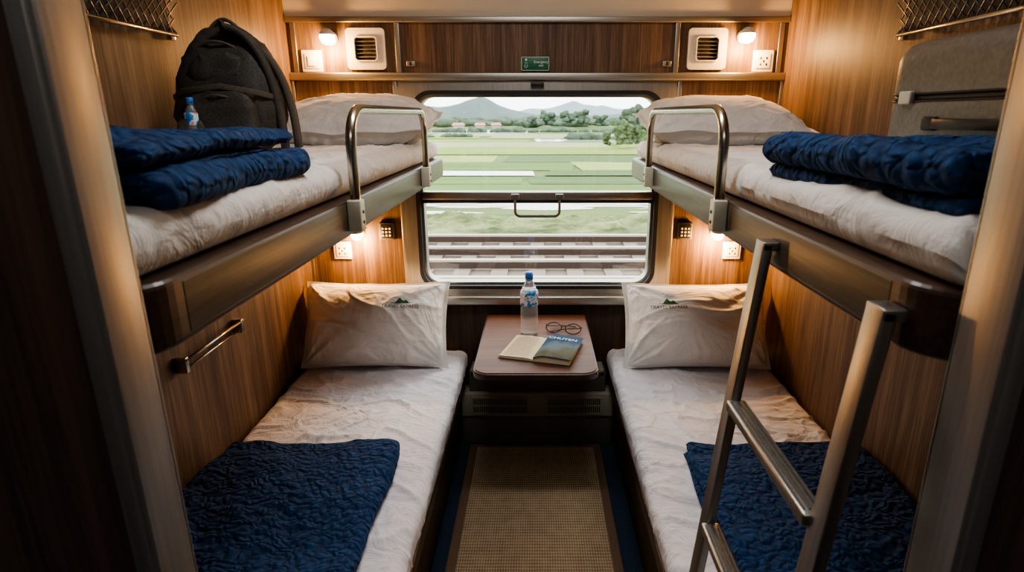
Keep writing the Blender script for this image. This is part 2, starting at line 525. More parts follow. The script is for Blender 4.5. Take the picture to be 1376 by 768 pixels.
# ---------------------------------------------------------------- cloth
def wr(x, y, seed, amp, fx=1, fy=1):
    wx = noise.noise(V((x*2.3, y*2.3, seed+40)))*.25; wy = noise.noise(V((x*2.3, y*2.3, seed+80)))*.25
    x += wx; y += wy
    n = noise.noise(V((x*4*fx+1.5*y, y*4*fy-2*x, seed)))
    r = max(1-abs(noise.noise(V((x*4*fx-y*3, y*7*fy+x*3, seed+7))))*5.0, 0)**2
    r2 = max(1-abs(noise.noise(V((x*9*fx+y*6, y*8*fy-x*5, seed+17))))*5.0, 0)**2
    r3 = max(1-abs(noise.noise(V((x*7*fx-y*5, y*16*fy+x*9, seed+27))))*4.0, 0)**2
    return amp*(n*.7+r*.9+r2*.4+r3*.2)

def mattress(name, x0, x1, y0, y1, z0, z1, r, mat, seed, amp):
    NY = 280; rings = []
    for i in range(NY+1):
        y = y0+(y1-y0)*i/NY
        dy = min(y-y0, y1-y); e = 0
        if dy < r: e = r-math.sqrt(max(r*r-(r-dy)**2, 0))
        ring = []
        xa, xb, za, zb = x0+e*.6, x1-e*.6, z0, z1-e
        rr = min(r, (zb-za)/2-.001)
        NT = 120
        pts = []
        for k in range(NT+1):
            pts.append((xa+rr+(xb-xa-2*rr)*k/NT, zb, 0, 1))
        for k in range(1, 8):
            a = pi/2-pi/2*k/8; pts.append((xb-rr+rr*math.cos(a), zb-rr+rr*math.sin(a), math.cos(a), math.sin(a)))
        for k in range(6): pts.append((xb, zb-rr-(zb-za-2*rr)*k/5, 1, 0))
        for k in range(1, 5):
            a = -pi/2*k/4; pts.append((xb-rr+rr*math.cos(a), za+rr+rr*math.sin(a), 0, 0))
        for k in range(1, 4): pts.append((xb-rr+(xa+rr-xb+rr)*k/4, za, 0, 0))
        for k in range(5):
            a = -pi/2-pi/2*k/4; pts.append((xa+rr+rr*math.cos(a), za+rr+rr*math.sin(a), 0, 0))
        for k in range(1, 6): pts.append((xa, za+rr+(zb-za-2*rr)*k/5, -1, 0))
        for k in range(1, 8):
            a = pi-pi/2*k/8; pts.append((xa+rr+rr*math.cos(a), zb-rr+rr*math.sin(a), math.cos(a), math.sin(a)))
        for (x, z, nx, nz) in pts:
            d = wr(x, y, seed, amp)-amp*.5
            ds = wr(z*1.0+seed, y, seed+30, amp*.6, 1, 1.6)
            ring.append(V((x+nx*ds*.7 if nz < .9 else x, y, z+d*nz)))
        rings.append(ring)
    return sweep(name, rings, mat)

def blanket(name, M, w, d, layers, th, seed, crinkle=.003, jit=.02, NY=120):
    """serpentine-folded quilt. local: X = fold direction (0..w), Y = depth (0..d), Z up."""
    rings = []; NX = 64
    for i in range(NY+1):
        yy = .5-.5*math.cos(pi*i/NY); yy = yy*.5+.5*i/NY
        dy = min(yy, 1-yy)*d
        er = th*.5
        tap = math.sqrt(max(1-(1-min(dy/er, 1))**2, .0)) if dy < er else 1
        tap = max(tap, .06)
        cl = []
        for L in range(layers):
            z = th*(L+.5)
            j0 = jit*noise.noise(V((yy*2.2, L*3.1, seed))); j1 = jit*noise.noise(V((yy*2.2, L*3.1+50, seed)))
            xa = th/2+max(j0, -.01)
            xb = w-th/2+min(j1, .01)
            rng = (xa, xb) if L % 2 == 0 else (xb, xa)
            for k in range(NX+1):
                x = rng[0]+(rng[1]-rng[0])*k/NX
                cl.append((x, z, 0, 1 if L % 2 == 0 else -1))
            if L < layers-1:
                cx = rng[1]; s = 1 if L % 2 == 0 else -1
                for k in range(1, 12):
                    a = -pi/2+pi*k/12
                    cl.append((cx+s*th/2*math.cos(a), z+th/2+th/2*math.sin(a), -s*math.cos(a), -math.sin(a)*1))
        nC = len(cl); up, dn = [], []
        for q, (x, z, nx, nz) in enumerate(cl):
            de = min(q, nC-1-q)*(w/NX)
            te = math.sqrt(max(1-(1-min(de/(th*.5), 1))**2, 0)); te = max(te, .05)
            t = th*.48*tap*te
            py = yy*d
            ip = (z/th)
            sag = (.013*noise.noise(V((x*5, py*5, seed+ip*.25)))+.005*noise.noise(V((x*11, py*11, seed+ip*.3))))*min(ip, 1.5)
            cz = z*26
            cr = noise.noise(V((x*26, py*26, cz+seed)))
            cr2 = 1-abs(noise.noise(V((x*34+3, py*34, cz+seed+9))))*2.4
            a1 = crinkle*(cr*1.0+cr2*.9-.4)
            a2 = crinkle*(noise.noise(V((x*26, py*26, cz+seed+60)))+.5*cr2)
            yj = .022*noise.noise(V((x*4, ip*2, seed+3)))*(1 if yy > .5 else -1)*abs(yy-.5)*2
            up.append(V((x+nx*(t+a1), py+yj, max(z+nz*(t+a1)+sag, .001))))
            dn.append(V((x-nx*(t+a2), py+yj, max(z-nz*(t+a2)+sag, .001))))
        rings.append([M @ p for p in (up+dn[::-1])])
    return sweep(name, rings, M_blue)

def pillow(name, W, H, T, M, seed, mat=M_pillow, logo=None):
    fl = .945
    def surf(u, v, sgn):
        px = W/2*u*(1-.05*(1-v*v)*abs(u)**3)
        py = H/2*v*(1-.07*(1-u*u)*abs(v)**3)
        uu, vv = min(abs(u)/fl, 1), min(abs(v)/fl, 1)
        base = ((1-uu**2.8)*(1-vv**2.3))**.55
        h = T/2*base
        wsc = min(1, base*2.5+.15)
        a = math.atan2((1-abs(v))*H, (1-abs(u))*W+1e-4)
        rad = math.hypot((1-abs(v))*H, (1-abs(u))*W)
        q = (1 if u > 0 else 0)+(2 if v > 0 else 0)
        cre = noise.noise(V((a*6, q*7.7, seed+sgn)))*math.exp(-rad*5)*.038*min(1, base*3)
        e = min((1-abs(u))*W, (1-abs(v))*H)
        t_ = px if (1-abs(v))*H < (1-abs(u))*W else py
        gat = noise.noise(V((t_*38, q*5+seed, sgn)))*.007*math.exp(-e*20)*min(1, base*3)
        w = wr(px, py, seed+sgn*3, .009)*wsc
        flap = .012*noise.noise(V((px*14, py*14, seed+9)))*(1 if base < .25 else .2)
        return V((px, py, sgn*(h+.0018)+(w+cre+gat)*(1 if sgn > 0 else -1)*min(1, base*6)+flap))
    N = 110; Mv = 80; verts = []; idx = {}
    def vals(n):
        return [math.sin(pi/2*(2*i/n-1))*.35+(2*i/n-1)*.65 for i in range(n+1)]
    us, vvv = vals(N), vals(Mv)
    for s in (1, -1):
        for i, u in enumerate(us):
            for j, v in enumerate(vvv):
                idx[(s, i, j)] = len(verts); verts.append(M @ surf(u, v, s))
    faces = []
    for s in (1, -1):
        for i in range(N):
            for j in range(Mv):
                f = (idx[(s, i, j)], idx[(s, i+1, j)], idx[(s, i+1, j+1)], idx[(s, i, j+1)])
                faces.append(f if s > 0 else f[::-1])
    for i in range(N):
        for j in (0, Mv): faces.append((idx[(1, i, j)], idx[(1, i+1, j)], idx[(-1, i+1, j)], idx[(-1, i, j)]))
    for j in range(Mv):
        for i in (0, N): faces.append((idx[(1, i, j)], idx[(1, i, j+1)], idx[(-1, i, j+1)], idx[(-1, i, j)]))
    body = mesh_obj('cushion', verts, faces, mat, True)
    parts = [body]
    if logo:
        lx, ly = logo
        def onto(p):
            u = (p.x+lx)/(W/2); v = (p.y+ly)/(H/2)
            s = surf(u, v, 1); s.z += .0045; return M @ s
        vs, fs = text_mesh('TRAVEL EXPRESS', .0185)
        parts.append(mesh_obj('printed_text', [onto(v) for v in vs], fs, M_ink2))
        hv = []; hf = []
        n = 24
        for k in range(n+1):
            x = -.038+.076*k/n
            top = .013+.022*max(0, 1-abs(x+.004)/.016)+.013*max(0, 1-abs(x-.018)/.014)
            hv.append(onto(V((x, .013, 0)))); hv.append(onto(V((x, top+.002, 0))))
        for k in range(n): hf.append((2*k, 2*k+2, 2*k+3, 2*k+1))
        parts.append(mesh_obj('printed_hill', hv, hf, M_ink))
    return group(name, parts)

# ---------------------------------------------------------------- berths
def outline_round(x_in, x_w, y0, y1, r):
    s = 1 if x_w > x_in else -1
    pts = [(x_w, y0), (x_w, y1), (x_in, y1)]
    for k in range(9):
        a = pi/2*k/8
        pts.append((x_in+s*r*(1-math.cos(a)), y0+r*(1-math.sin(a))))
    return pts

def upper_berth(s, seed):
    xi, xo = s*.372, s*.925
    parts = [prism_z('base_board', outline_round(xi, xo, .515, 2.322, .055), 1.148, 1.222, M_mahog, .008)]
    xa, xb = sorted((s*.3712, s*.376))
    parts.append(box('side_rail', xa, xb, .585, 2.32, 1.158, 1.214, M_rail, .0006))
    xa, xb = sorted((s*.384, s*.922))
    parts.append(mattress('mattress', xa, xb, .52, 2.315, 1.2215, 1.288, .03, M_sheet2, seed, .0075))
    parts.append(beam('wall_bracket', (s*.918, .9, 1.13), (s*.918, 1.9, 1.13), .02, .034, M_gryd, V((1,0,0))))
    return group('sleeper_berth', parts)
upper_berth(-1, 3.1); upper_berth(1, 8.7)

def lower_berth(s, seed):
    xa, xb = sorted((s*.335, s*.925))
    parts = [box('seat_box', xa, xb, .52, 2.322, .001, .30, M_dark, .004)]
    xi, xo = s*.30, s*.925
    parts.append(prism_z('base_board', outline_round(xi, xo, .515, 2.322, .05), .292, .335, M_mahog, .006))
    xa, xb = sorted((s*.297, s*.922))
    parts.append(mattress('mattress', xa, xb, .52, 2.318, .3345, .430, .035, M_sheet, seed, .0105))
    return group('sleeper_berth', parts)
lower_berth(-1, 13.3); lower_berth(1, 21.9)

def guard(s):
    x = s*.378; ya, yb = 1.14, 1.89; zt = 1.392; r = .07
    pts = [(x, ya, 1.175), (x, ya, 1.23), (x, ya, zt-r)]
    for k in range(1, 9):
        a = pi/2*k/8; pts.append((x, ya+r*(1-math.cos(a)), zt-r+r*math.sin(a)))
    pts += [(x, ya+.2, zt), (x, yb-.2, zt)]
    for k in range(0, 9):
        a = pi/2*k/8; pts.append((x, yb-r+r*math.sin(a), zt-r+r*math.cos(a)))
    pts += [(x, yb, 1.23), (x, yb, 1.175)]
    pts = [(p[0]-s*.022, p[1], p[2]) for p in pts]
    parts = [tube('rail_tube', pts, .0100, M_chrome, 16)]
    for y in (ya, yb):
        xa, xb = sorted((s*.3705, s*.3435))
        parts.append(box('clamp', xa, xb, y-.015, y+.015, 1.160, 1.222, M_bracket, .003))
        for z in (1.178, 1.198):
            o = lathe('bolt', [(.0001, 0), (.0035, 0), (.0035, .002), (.0001, .0025)], (0,0,0), M_gryd, 10)
            xform(o, Matrix.Translation((s*.3435, y, z)) @ Matrix.Rotation(-s*pi/2, 4, 'Y')); parts.append(o)
    group('guard_rail', parts)
guard(-1); guard(1)

# ---------------------------------------------------------------- pillows
def PM(loc, rx, rz=0, ry=0):
    return Matrix.Translation(loc) @ Matrix.Rotation(rz, 4, 'Z') @ Matrix.Rotation(rx, 4, 'X') @ Matrix.Rotation(ry, 4, 'Y')
pillow('pillow', .57, .345, .215, PM((-.632, 2.150, .592), math.radians(63), math.radians(1), math.radians(1)), 2.2, logo=(.110, .056))
pillow('pillow', .57, .345, .215, PM((.620, 2.150, .588), math.radians(63), math.radians(-1), math.radians(-1)), 5.6, logo=(-.120, .056))
pillow('pillow', .545, .38, .17, PM((-.625, 2.10, 1.356), math.radians(9)), 9.1, M_sheet2)
pillow('pillow', .545, .38, .17, PM((.630, 2.10, 1.356), math.radians(9)), 12.4, M_sheet2)

# ---------------------------------------------------------------- blankets
def BM(loc, rz): return Matrix.Translation(loc) @ Matrix.Rotation(rz, 4, 'Z')
blanket('folded_blanket', BM((-.888, .575, 1.283), .03), .50, .43, 3, .0235, 1.5, .0026, .02)
blanket('folded_blanket', BM((.405, .57, 1.281), .04), .258, .43, 3, .0225, 7.7, .0026, .015)
blanket('folded_blanket', BM((-.895, .86, .430), .0), .49, .62, 2, .029, 4.1, .0034, .02, 150)
blanket('folded_blanket', BM((.405, .85, .430), .0), .50, .62, 2, .029, 9.9, .0034, .02, 150)

# ---------------------------------------------------------------- ladder
def ladder():
    parts = []
    def px(z): return .243+(.354-.243)*z/1.19
    for y in (.565, .885):
        parts.append(beam('post', (px(.0)+.0, y, .003), (px(1.192), y, 1.192), .034, .016, M_steel, V((0,1,0)), .003))
        parts.append(box('hook_top', px(1.19)-.008, .3705, y-.017, y+.017, 1.180, 1.194, M_steel, .002))
        parts.append(box('foot', px(0)-.014, px(0)+.014, y-.02, y+.02, .0, .03, M_black, .003))
    for z in (.20, .44, .68, .92):
        x = px(z)
        parts.append(box('rung', x-.016, x+.016, .58, .87, z-.009, z+.009, M_steel, .004))
        for k in range(4):
            xx = x-.0105+k*.007
            parts.append(box('tread_rib', xx-.0013, xx+.0013, .59, .86, z+.0085, z+.0105, M_gryd))
    group('bunk_ladder', parts)
ladder()

# ---------------------------------------------------------------- table
TZ = .584
def table():
    def outl(x0, x1, y0, y1, r):
        pts = [(x1, y1), (x0, y1)]
        for k in range(9):
            a = pi/2*k/8; pts.append((x0+r*(1-math.cos(a)), y0+r*(1-math.sin(a))))
        for k in range(9):
            a = pi/2*k/8; pts.append((x1-r+r*math.sin(a), y0+r-r*math.cos(a)))
        return pts
    parts = [prism_z('edge_band', outl(-.212, .202, 1.71, 2.285, .05), TZ-.026, TZ-.003, M_mahog, .004),
             prism_z('table_top', outl(-.206, .196, 1.716, 2.285, .046), TZ-.005, TZ, M_table, .0015)]
    parts.append(box('support_arm', -.02, .02, 1.80, 2.28, TZ-.06, TZ-.026, M_gryd, .004))
    parts.append(box('hinge_bracket', -.06, .06, 2.24, D-.002, TZ-.12, TZ-.02, M_gryd, .004))
    parts.append(box('latch', -.02, .02, 1.76, 1.82, TZ-.05, TZ-.026, M_blackp, .004))
    group('fold_down_table', parts)
table()

def heater():
    y = 2.24
    parts = [box('cabinet_lower', -.325, .325, y+.008, D-.002, .001, .135, M_gryd, .003),
             box('grille_panel', -.325, .325, y, D-.002, .137, .245, M_gry, .004),
             box('upper_panel', -.29, .29, y+.02, D-.002, .247, .34, M_gryd, .003),
             box('pipe_ledge', -.28, .28, y+.005, D-.002, .34, .356, M_gry, .003)]
    for x0, x1 in ((-.275, -.045), (.045, .27)):
        n = 26
        parts.append(box('grille_dark_backing', x0, x1, y-.0015, y+.002, .155, .225, M_black))  # flat black slab stands in for the dark hollow behind the bars
        for k in range(n+1):
            x = x0+(x1-x0)*k/n
            parts.append(box('grille_bar', x-.0022, x+.0022, y-.006, y, .153, .227, M_gry))
        for z in (.153, .19, .227):
            parts.append(box('grille_edge', x0, x1, y-.007, y, z-.003, z+.003, M_gry))
    group('heater_cabinet', parts)
heater()

group('floor_mat', [box('weave', -.262, .245, .05, 2.21, .001, .009, M_mat, .003),
     box('binding_strip', -.290, -.258, .04, 2.22, .001, .011, M_bind, .003), box('binding_strip', .241, .272, .04, 2.22, .001, .011, M_bind, .003),
     box('binding_strip', -.29, .272, 2.205, 2.23, .001, .0105, M_bind, .003)])

# ---------------------------------------------------------------- table items
def bottle(name, x, y, z, s=1.0, full=True):
    prof = [(.0001, .002), (.022, 0), (.031, .006), (.032, .02), (.0305, .03), (.032, .038), (.0305, .047), (.032, .056), (.0305, .065), (.0315, .075),
            (.0315, .135), (.0305, .145), (.032, .153), (.030, .165), (.024, .185), (.014, .205), (.0115, .214), (.0115, .225), (.0001, .2255)]
    prof = [(r*s, h*s) for r, h in prof]
    parts = [lathe('bottle_body', prof, (x, y, z), M_pet, 36)]
    lab, nt, b = new_mat('bottle_label')
    vec = coords(nt); f = tex_noise(nt, vec, 55, 2, .4)
    nt.links.new(ramp(nt, f, [(.40, (.02,.16,.50)), (.47, (.10,.40,.62)), (.53, (.75,.82,.86)), (.64, (.55,.08,.08))]), b.inputs['Base Color'])
    b.inputs['Roughness'].default_value = .35
    parts.append(lathe('label', [(.0318*s, .120*s), (.0325*s, .121*s), (.0325*s, .165*s), (.0290*s, .174*s)], (x, y, z), lab, 36))
    parts.append(lathe('cap', [(.0001, .218*s), (.0145*s, .218*s), (.0148*s, .236*s), (.013*s, .240*s), (.0001, .241*s)], (x, y, z), M_cap, 24))
    parts.append(lathe('cap_ring', [(.0118*s, .213*s), (.015*s, .213*s), (.015*s, .216*s), (.0118*s, .216*s)], (x, y, z), M_cap, 24))
    return parts
group('water_bottle', bottle('w', -.03, 2.05, TZ, 1.03))

def book():
    cov, nt, b = new_mat('book_cover_print')
    tc = nt.nodes.new('ShaderNodeTexCoord'); sp = nt.nodes.new('ShaderNodeSeparateXYZ')
    nt.links.new(tc.outputs['Object'], sp.inputs[0])
    f = tex_noise(nt, coords(nt), 26, 5)
    a = nt.nodes.new('ShaderNodeMapRange'); a.inputs['From Min'].default_value = 1.74; a.inputs['From Max'].default_value = 2.0
    nt.links.new(sp.outputs['Y'], a.inputs['Value'])
    ad = nt.nodes.new('ShaderNodeMath'); ad.operation = 'MULTIPLY_ADD'; ad.inputs[1].default_value = .5
    nt.links.new(f, ad.inputs[0]); nt.links.new(a.outputs[0], ad.inputs[2])
    nt.links.new(ramp(nt, ad.outputs[0], [(.35, (.03,.04,.028)), (.6, (.10,.095,.055)), (.78, (.10,.15,.18)), (1.0, (.012,.06,.14))]), b.inputs['Base Color'])
    b.inputs['Roughness'].default_value = .65
    b.inputs['Specular IOR Level'].default_value = .12
    M = Matrix.Translation((.012, 1.90, TZ)) @ Matrix.Rotation(math.radians(-16), 4, 'Z')
    parts = []
    def leafblock(name, sgn, w, h, th, mat, z0=0.002, shrink=0):
        n = 16; rings = []
        for k in range(n+1):
            t = k/n; x = sgn*w*t
            top = th*(.55+.45*math.sin(min(t*3, 1)*pi/2))*(1-.25*t)
            rings.append([V((x, -h/2+shrink, z0)), V((x, h/2-shrink, z0)), V((x, h/2-shrink, z0+top)), V((x, -h/2+shrink, z0+top))])
        o = sweep(name, rings, mat)
        for p in o.data.polygons: p.use_smooth = False
        return xform(o, M)
    parts.append(leafblock('cover_back', -1, .125, .205, .002, cov, .0002))
    parts.append(leafblock('pages_open', -1, .12, .198, .011, M_page, .002))
    parts.append(leafblock('cover_under', 1, .132, .205, .002, cov, .0002))
    parts.append(leafblock('page_block', 1, .126, .198, .026, M_page, .002))
    n = 16; rings = []
    for k in range(n+1):
        t = k/n; x = .002+.13*t
        top = .0022+.026*(.55+.45*math.sin(min(t*3, 1)*pi/2))*(1-.25*t)
        rings.append([V((x, -.1025, top)), V((x, .1025, top)), V((x, .1025, top+.0016)), V((x, -.1025, top+.0016))])
    o = sweep('front_cover', rings, cov)
    for p in o.data.polygons: p.use_smooth = False
    parts.append(xform(o, M))
    vs, fs = text_mesh('CHUYEN', .026)
    parts.append(mesh_obj('cover_title', [M @ V((v.x+.066, v.y+.06, .0302-(v.x+.066-.05)*.048)) for v in vs], fs, M_white))
    lv, lf = [], []
    for k in range(16):
        yy = -.085+k*.0112
        for x0, x1 in ((-.108, -.018 - random.random()*.012),):
            i = len(lv)
            def zt(x):
                t = -x/.12; return .0022+.011*(.55+.45*math.sin(min(t*3, 1)*pi/2))*(1-.25*t)+.0006
            for q in range(9):
                x = x0+(x1-x0)*q/8
                lv += [M @ V((x, yy, zt(x))), M @ V((x, yy+.0028, zt(x)))]
            for q in range(8): lf.append((i+2*q, i+2*q+2, i+2*q+3, i+2*q+1))
    parts.append(mesh_obj('printed_lines', lv, lf, plain('faded_ink', (.42,.36,.26), .8)))
    group('open_book', parts)
book()

def glasses():
    M = Matrix.Translation((.095, 2.06, TZ+.0035)) @ Matrix.Rotation(math.radians(-14), 4, 'Z') @ Matrix.Rotation(math.radians(-52), 4, 'X') @ Matrix.Diagonal((1.1,1,1.1,1))
    parts = []
    for s in (-1, 1):
        pts = []
        for k in range(32):
            a = 2*pi*k/32
            pts.append(M @ V((s*.034+.026*math.cos(a)*(1+.05*math.cos(2*a)), 0, .022+.021*math.sin(a))))
        parts.append(tube('rim', pts, .0024, M_tort, 8, True))
        lens = [M @ V((s*.034+.025*math.cos(2*pi*k/24), 0, .022+.020*math.sin(2*pi*k/24))) for k in range(24)]
        lo = mesh_obj('lens', lens, [tuple(range(24))], M_lens); parts.append(lo)
        h = M @ V((s*.062, 0, .030))
        p1 = V((h.x-s*.01, h.y+.02, TZ+.012)); p2 = V((h.x-s*.085, h.y+.035-.008*s, TZ+.005)); p3 = V((h.x-s*.115, h.y+.02-.008*s, TZ+.0035))
        parts.append(tube('temple', [h, (h+p1)/2+V((s*.004, 0, 0)), p1, (p1+p2)/2+V((0, .004, 0)), p2, p3], .0022, M_tort, 8))
    parts.append(tube('bridge', [M @ V((-.009, 0, .026)), M @ V((-.004, -.001, .030)), M @ V((.004, -.001, .030)), M @ V((.009, 0, .026))], .0022, M_tort, 8))
    group('eyeglasses', parts)
glasses()

# ---------------------------------------------------------------- backpack
def superell(name, c, a, b_, h, e1, e2, mat, taper=0, lean=0, nu=60, nv=48, rz=0, rg=.009):
    def sp(v, e): return math.copysign(abs(v)**e, v)
    verts, faces = [], []
    R_ = Matrix.Rotation(rz, 3, 'Z')
    for i in range(nv+1):
        ph = -pi/2+pi*i/nv
        for k in range(nu):
            th = 2*pi*k/nu
            zz = sp(math.sin(ph), e1)
            tp = 1-taper*max((zz+.3)/1.3, 0)**1.6
            x = a*sp(math.cos(ph), e1)*sp(math.cos(th), e2)*tp
            y = b_*sp(math.cos(ph), e1)*sp(math.sin(th), e2)*tp
            p = V((x+lean*zz, y, h*zz))
            fold = max(1-abs(noise.noise(p*13+V(c)*5))*4, 0)**2
            p += p.normalized()*(rg*noise.noise(p*16+V(c)*3)+rg*.6*fold) if p.length > 0 else V((0,0,0))
            verts.append(R_ @ p+V(c))
    for i in range(nv):
        for k in range(nu):
            l = (k+1) % nu
            faces.append((i*nu+k, i*nu+l, i*nu+nu+l, i*nu+nu+k))
    return mesh_obj(name, verts, faces, mat, True)

def backpack():
    S = .79; base = V((-.740, 1.50, 1.286))
    B = V((0, 0, 0)); H = .375
    parts = [superell('main_body', (B.x-.01, B.y, B.z+H/2), .155, .110, H/2, .62, .62, M_bag, .42, .010)]
    parts.append(superell('front_pocket', (B.x-.012, B.y-.098, B.z+.10), .105, .042, .092, .45, .5, M_bag, .15))
    parts.append(superell('upper_pocket', (B.x-.012, B.y-.074, B.z+.245), .075, .028, .05, .5, .5, M_bag, .25))
    parts.append(superell('side_pocket', (B.x-.085, B.y-.118, B.z+.055), .042, .036, .053, .4, .6, M_bag2))
    def arc(yo, w, z0, z1):
        pts = []
        for k in range(25):
            a = pi*k/24
            pts.append(V((B.x-.012-w*math.cos(a), B.y+yo+.03*abs(math.cos(a)), z0+(z1-z0)*math.sin(a)**.7)))
        return pts
    parts.append(tube('zipper_piping', arc(-.088, .115, B.z+.10, B.z+.325), .004, M_bag2, 8))
    parts.append(tube('pocket_piping', arc(-.142, .085, B.z+.04, B.z+.175), .0035, M_bag2, 8))
    for oy, bul, zt in ((-.075, .128, .365), (-.02, .155, .345)):
        pts = []
        for k in range(28):
            t = k/27
            a = pi/2*(1.05-1.05*t)
            x = B.x+.012+bul*math.cos(a)**.9 if a < pi/2 else B.x+.012
            z = B.z+.02+(zt-.02)*max(math.sin(a), 0)**.8
            pts.append(V((x, B.y+oy+.03*t, z)))
        parts.append(band('shoulder_strap', pts, .046, .020, M_bag2 if oy > -.05 else M_bag, (0, 1, 0)))
    pts = [V((B.x-.055+.10*k/14, B.y+.0, B.z+.355+.040*math.sin(pi*k/14))) for k in range(15)]
    parts.append(band('haul_loop', pts, .026, .010, M_bag2, (0, 1, 0)))
    parts.append(band('compression_strap', [V((B.x-.155, B.y-.06, B.z+.17)), V((B.x-.11, B.y-.118, B.z+.185)), V((B.x, B.y-.130, B.z+.2)), V((B.x+.09, B.y-.118, B.z+.185)), V((B.x+.14, B.y-.06, B.z+.17))], .016, .004, M_bag2, (0, 0, 1)))
    bt = bottle('b', B.x-.085, B.y-.135, B.z+.015, .64)
    parts += bt
    Mx = Matrix.Translation(base) @ Matrix.Rotation(.15, 4, 'Z') @ Matrix.Diagonal((S, S, S*1.0, 1))
    for p in parts: p.data.transform(Mx)
    group('backpack', parts)
backpack()

# ---------------------------------------------------------------- suitcase
def suitcase():
    x0, x1, y0, y1, z0, z1 = .705, .922, .64, 1.25, 1.300, 1.516
    def ring_at(ins, z, rad):
        return [V((p[0], p[1], z)) for p in rrect((x0+x1)/2, (y0+y1)/2, x1-x0-2*ins, y1-y0-2*ins, max(rad-ins*.6, .012), 8)]
    def loft(name, za, zb, rb, rt, mat):
        prof = []
        for k in range(9):
            a = pi/2*k/8; prof.append((rb*(1-math.sin(a)), za+rb*(1-math.cos(a))))
        for k in range(11):
            a = pi/2*k/10; prof.append((rt*(1-math.cos(a)), zb-rt+rt*math.sin(a)))
        return sweep(name, [ring_at(i, z, .06) for i, z in prof], mat)
    zm = 1.412
    parts = [loft('upper_shell', zm+.006, z1, .003, .040, M_case),
             loft('lower_shell', z0, zm-.006, .028, .003, M_case)]
    def ringband(name, za, zb, out, mat):
        return sweep(name, [ring_at(-out, z, .06) for z in (za, (za+zb)/2, zb)], mat)
    parts.append(ringband('zipper_band', zm-.0065, zm+.0065, -.002, M_cased))
    parts.append(ringband('piping', zm+.005, zm+.008, .0015, M_cased))
    parts.append(ringband('piping', zm-.008, zm-.005, .0015, M_cased))
    parts.append(band('side_handle', [V((x0-.001, .83, 1.366)), V((x0-.014, .85, 1.366)), V((x0-.017, .95, 1.366)), V((x0-.014, 1.05, 1.366)), V((x0-.001, 1.07, 1.366))], .018, .010, M_cased, (0, 0, 1)))
    for y in (.82, 1.08):
        parts.append(box('handle_mount', x0-.008, x0+.004, y-.018, y+.018, 1.354, 1.378, M_cased, .004))
    for x in (x0+.055, x1-.055):
        for y in (y0+.07, y1-.07):
            parts.append(box('foot_stud', x-.015, x+.015, y-.02, y+.02, 1.288, 1.304, M_cased, .004))
    for z in (z0+.05, z1-.05):
        o = lathe('wheel', [(.0001, -.008), (.019, -.008), (.021, 0), (.019, .008), (.0001, .008)], (0,0,0), M_black, 20)
        xform(o, Matrix.Translation((x0+.06, y0-.012, z)) @ Matrix.Rotation(pi/2, 4, 'Y')); parts.append(o)
    # zip pull and lock on the aisle face
    parts.append(box('zip_lock', x0-.010, x0+.002, 1.14, 1.175, zm-.012, zm+.012, M_gry, .003))
    group('suitcase', parts)
suitcase()

# ---------------------------------------------------------------- luggage nets
def net(s):
    x = s*(XW-.008); y0, y1, z0, z1 = .98, 1.58, 1.572, 1.86
    xo = s*(XW-.028)
    parts = [tube('lower_rod', [(x, y1, z0+.02), (xo, y1-.01, z0), (xo, y0+.01, z0), (x, y0, z0+.02)], .005, M_chrome),
             tube('upper_rod', [(x, y1, z1), (xo-s*.03, y1-.02, z1), (xo-s*.03, y0+.02, z1), (x, y0, z1)], .005, M_chrome)]
    step = .028
    W_, H_ = y1-y0-.03, z1-z0
    def P(a, b_):
        sag = .012*math.sin(pi*min(max(b_/H_, 0), 1))
        return V((xo-s*(.03*b_/H_)-s*sag, y0+.015+a, z0+b_))
    off = -H_
    while off < W_:
        for dirn in (1, -1):
            pts = []
            for q in range(9):
                b_ = H_*q/8; a = off+b_ if dirn == 1 else off+H_-b_
                if -.001 <= a <= W_+.001: pts.append(P(a, b_))
            if len(pts) > 1: parts.append(tube('net_cord', pts, .0018, M_blackp, 5))
        off += step
    parts.append(box('wall_panel', min(x, s*(XW-.002)), max(x, s*(XW-.002)), y0, y1, z0+.005, z1, M_bag))
    for y in (y0, y1):
        parts.append(box('mount', min(x-s*.006, s*XW-.001*s), max(x-s*.006, s*XW-.001*s), y-.010, y+.010, z0-.010, z0+.024, M_chrome, .002))
    cords = [p for p in parts if p.name.startswith('net_cord')]
    rest = [p for p in parts if not p.name.startswith('net_cord')]
    group('luggage_net', rest+[join('net_mesh', cords)])
net(-1); net(1)

def towel(s):
    x = s*(XW-.028); z = .778
    parts = [tube('bar', [(x, 1.36, z), (x, 1.68, z)], .0045, M_chrome)]
    parts.append(tube('lower_bar', [(x+s*.010, 1.37, z-.028), (x+s*.010, 1.67, z-.028)], .003, M_chrome))
    for y in (1.375, 1.665):
        xa, xb = sorted((x-s*.004, s*(XW-.001)))
        parts.append(box('mount', xa, xb, y-.008, y+.008, z-.035, z+.008, M_chrome, .003))
    group('towel_rail', parts)
towel(-1)

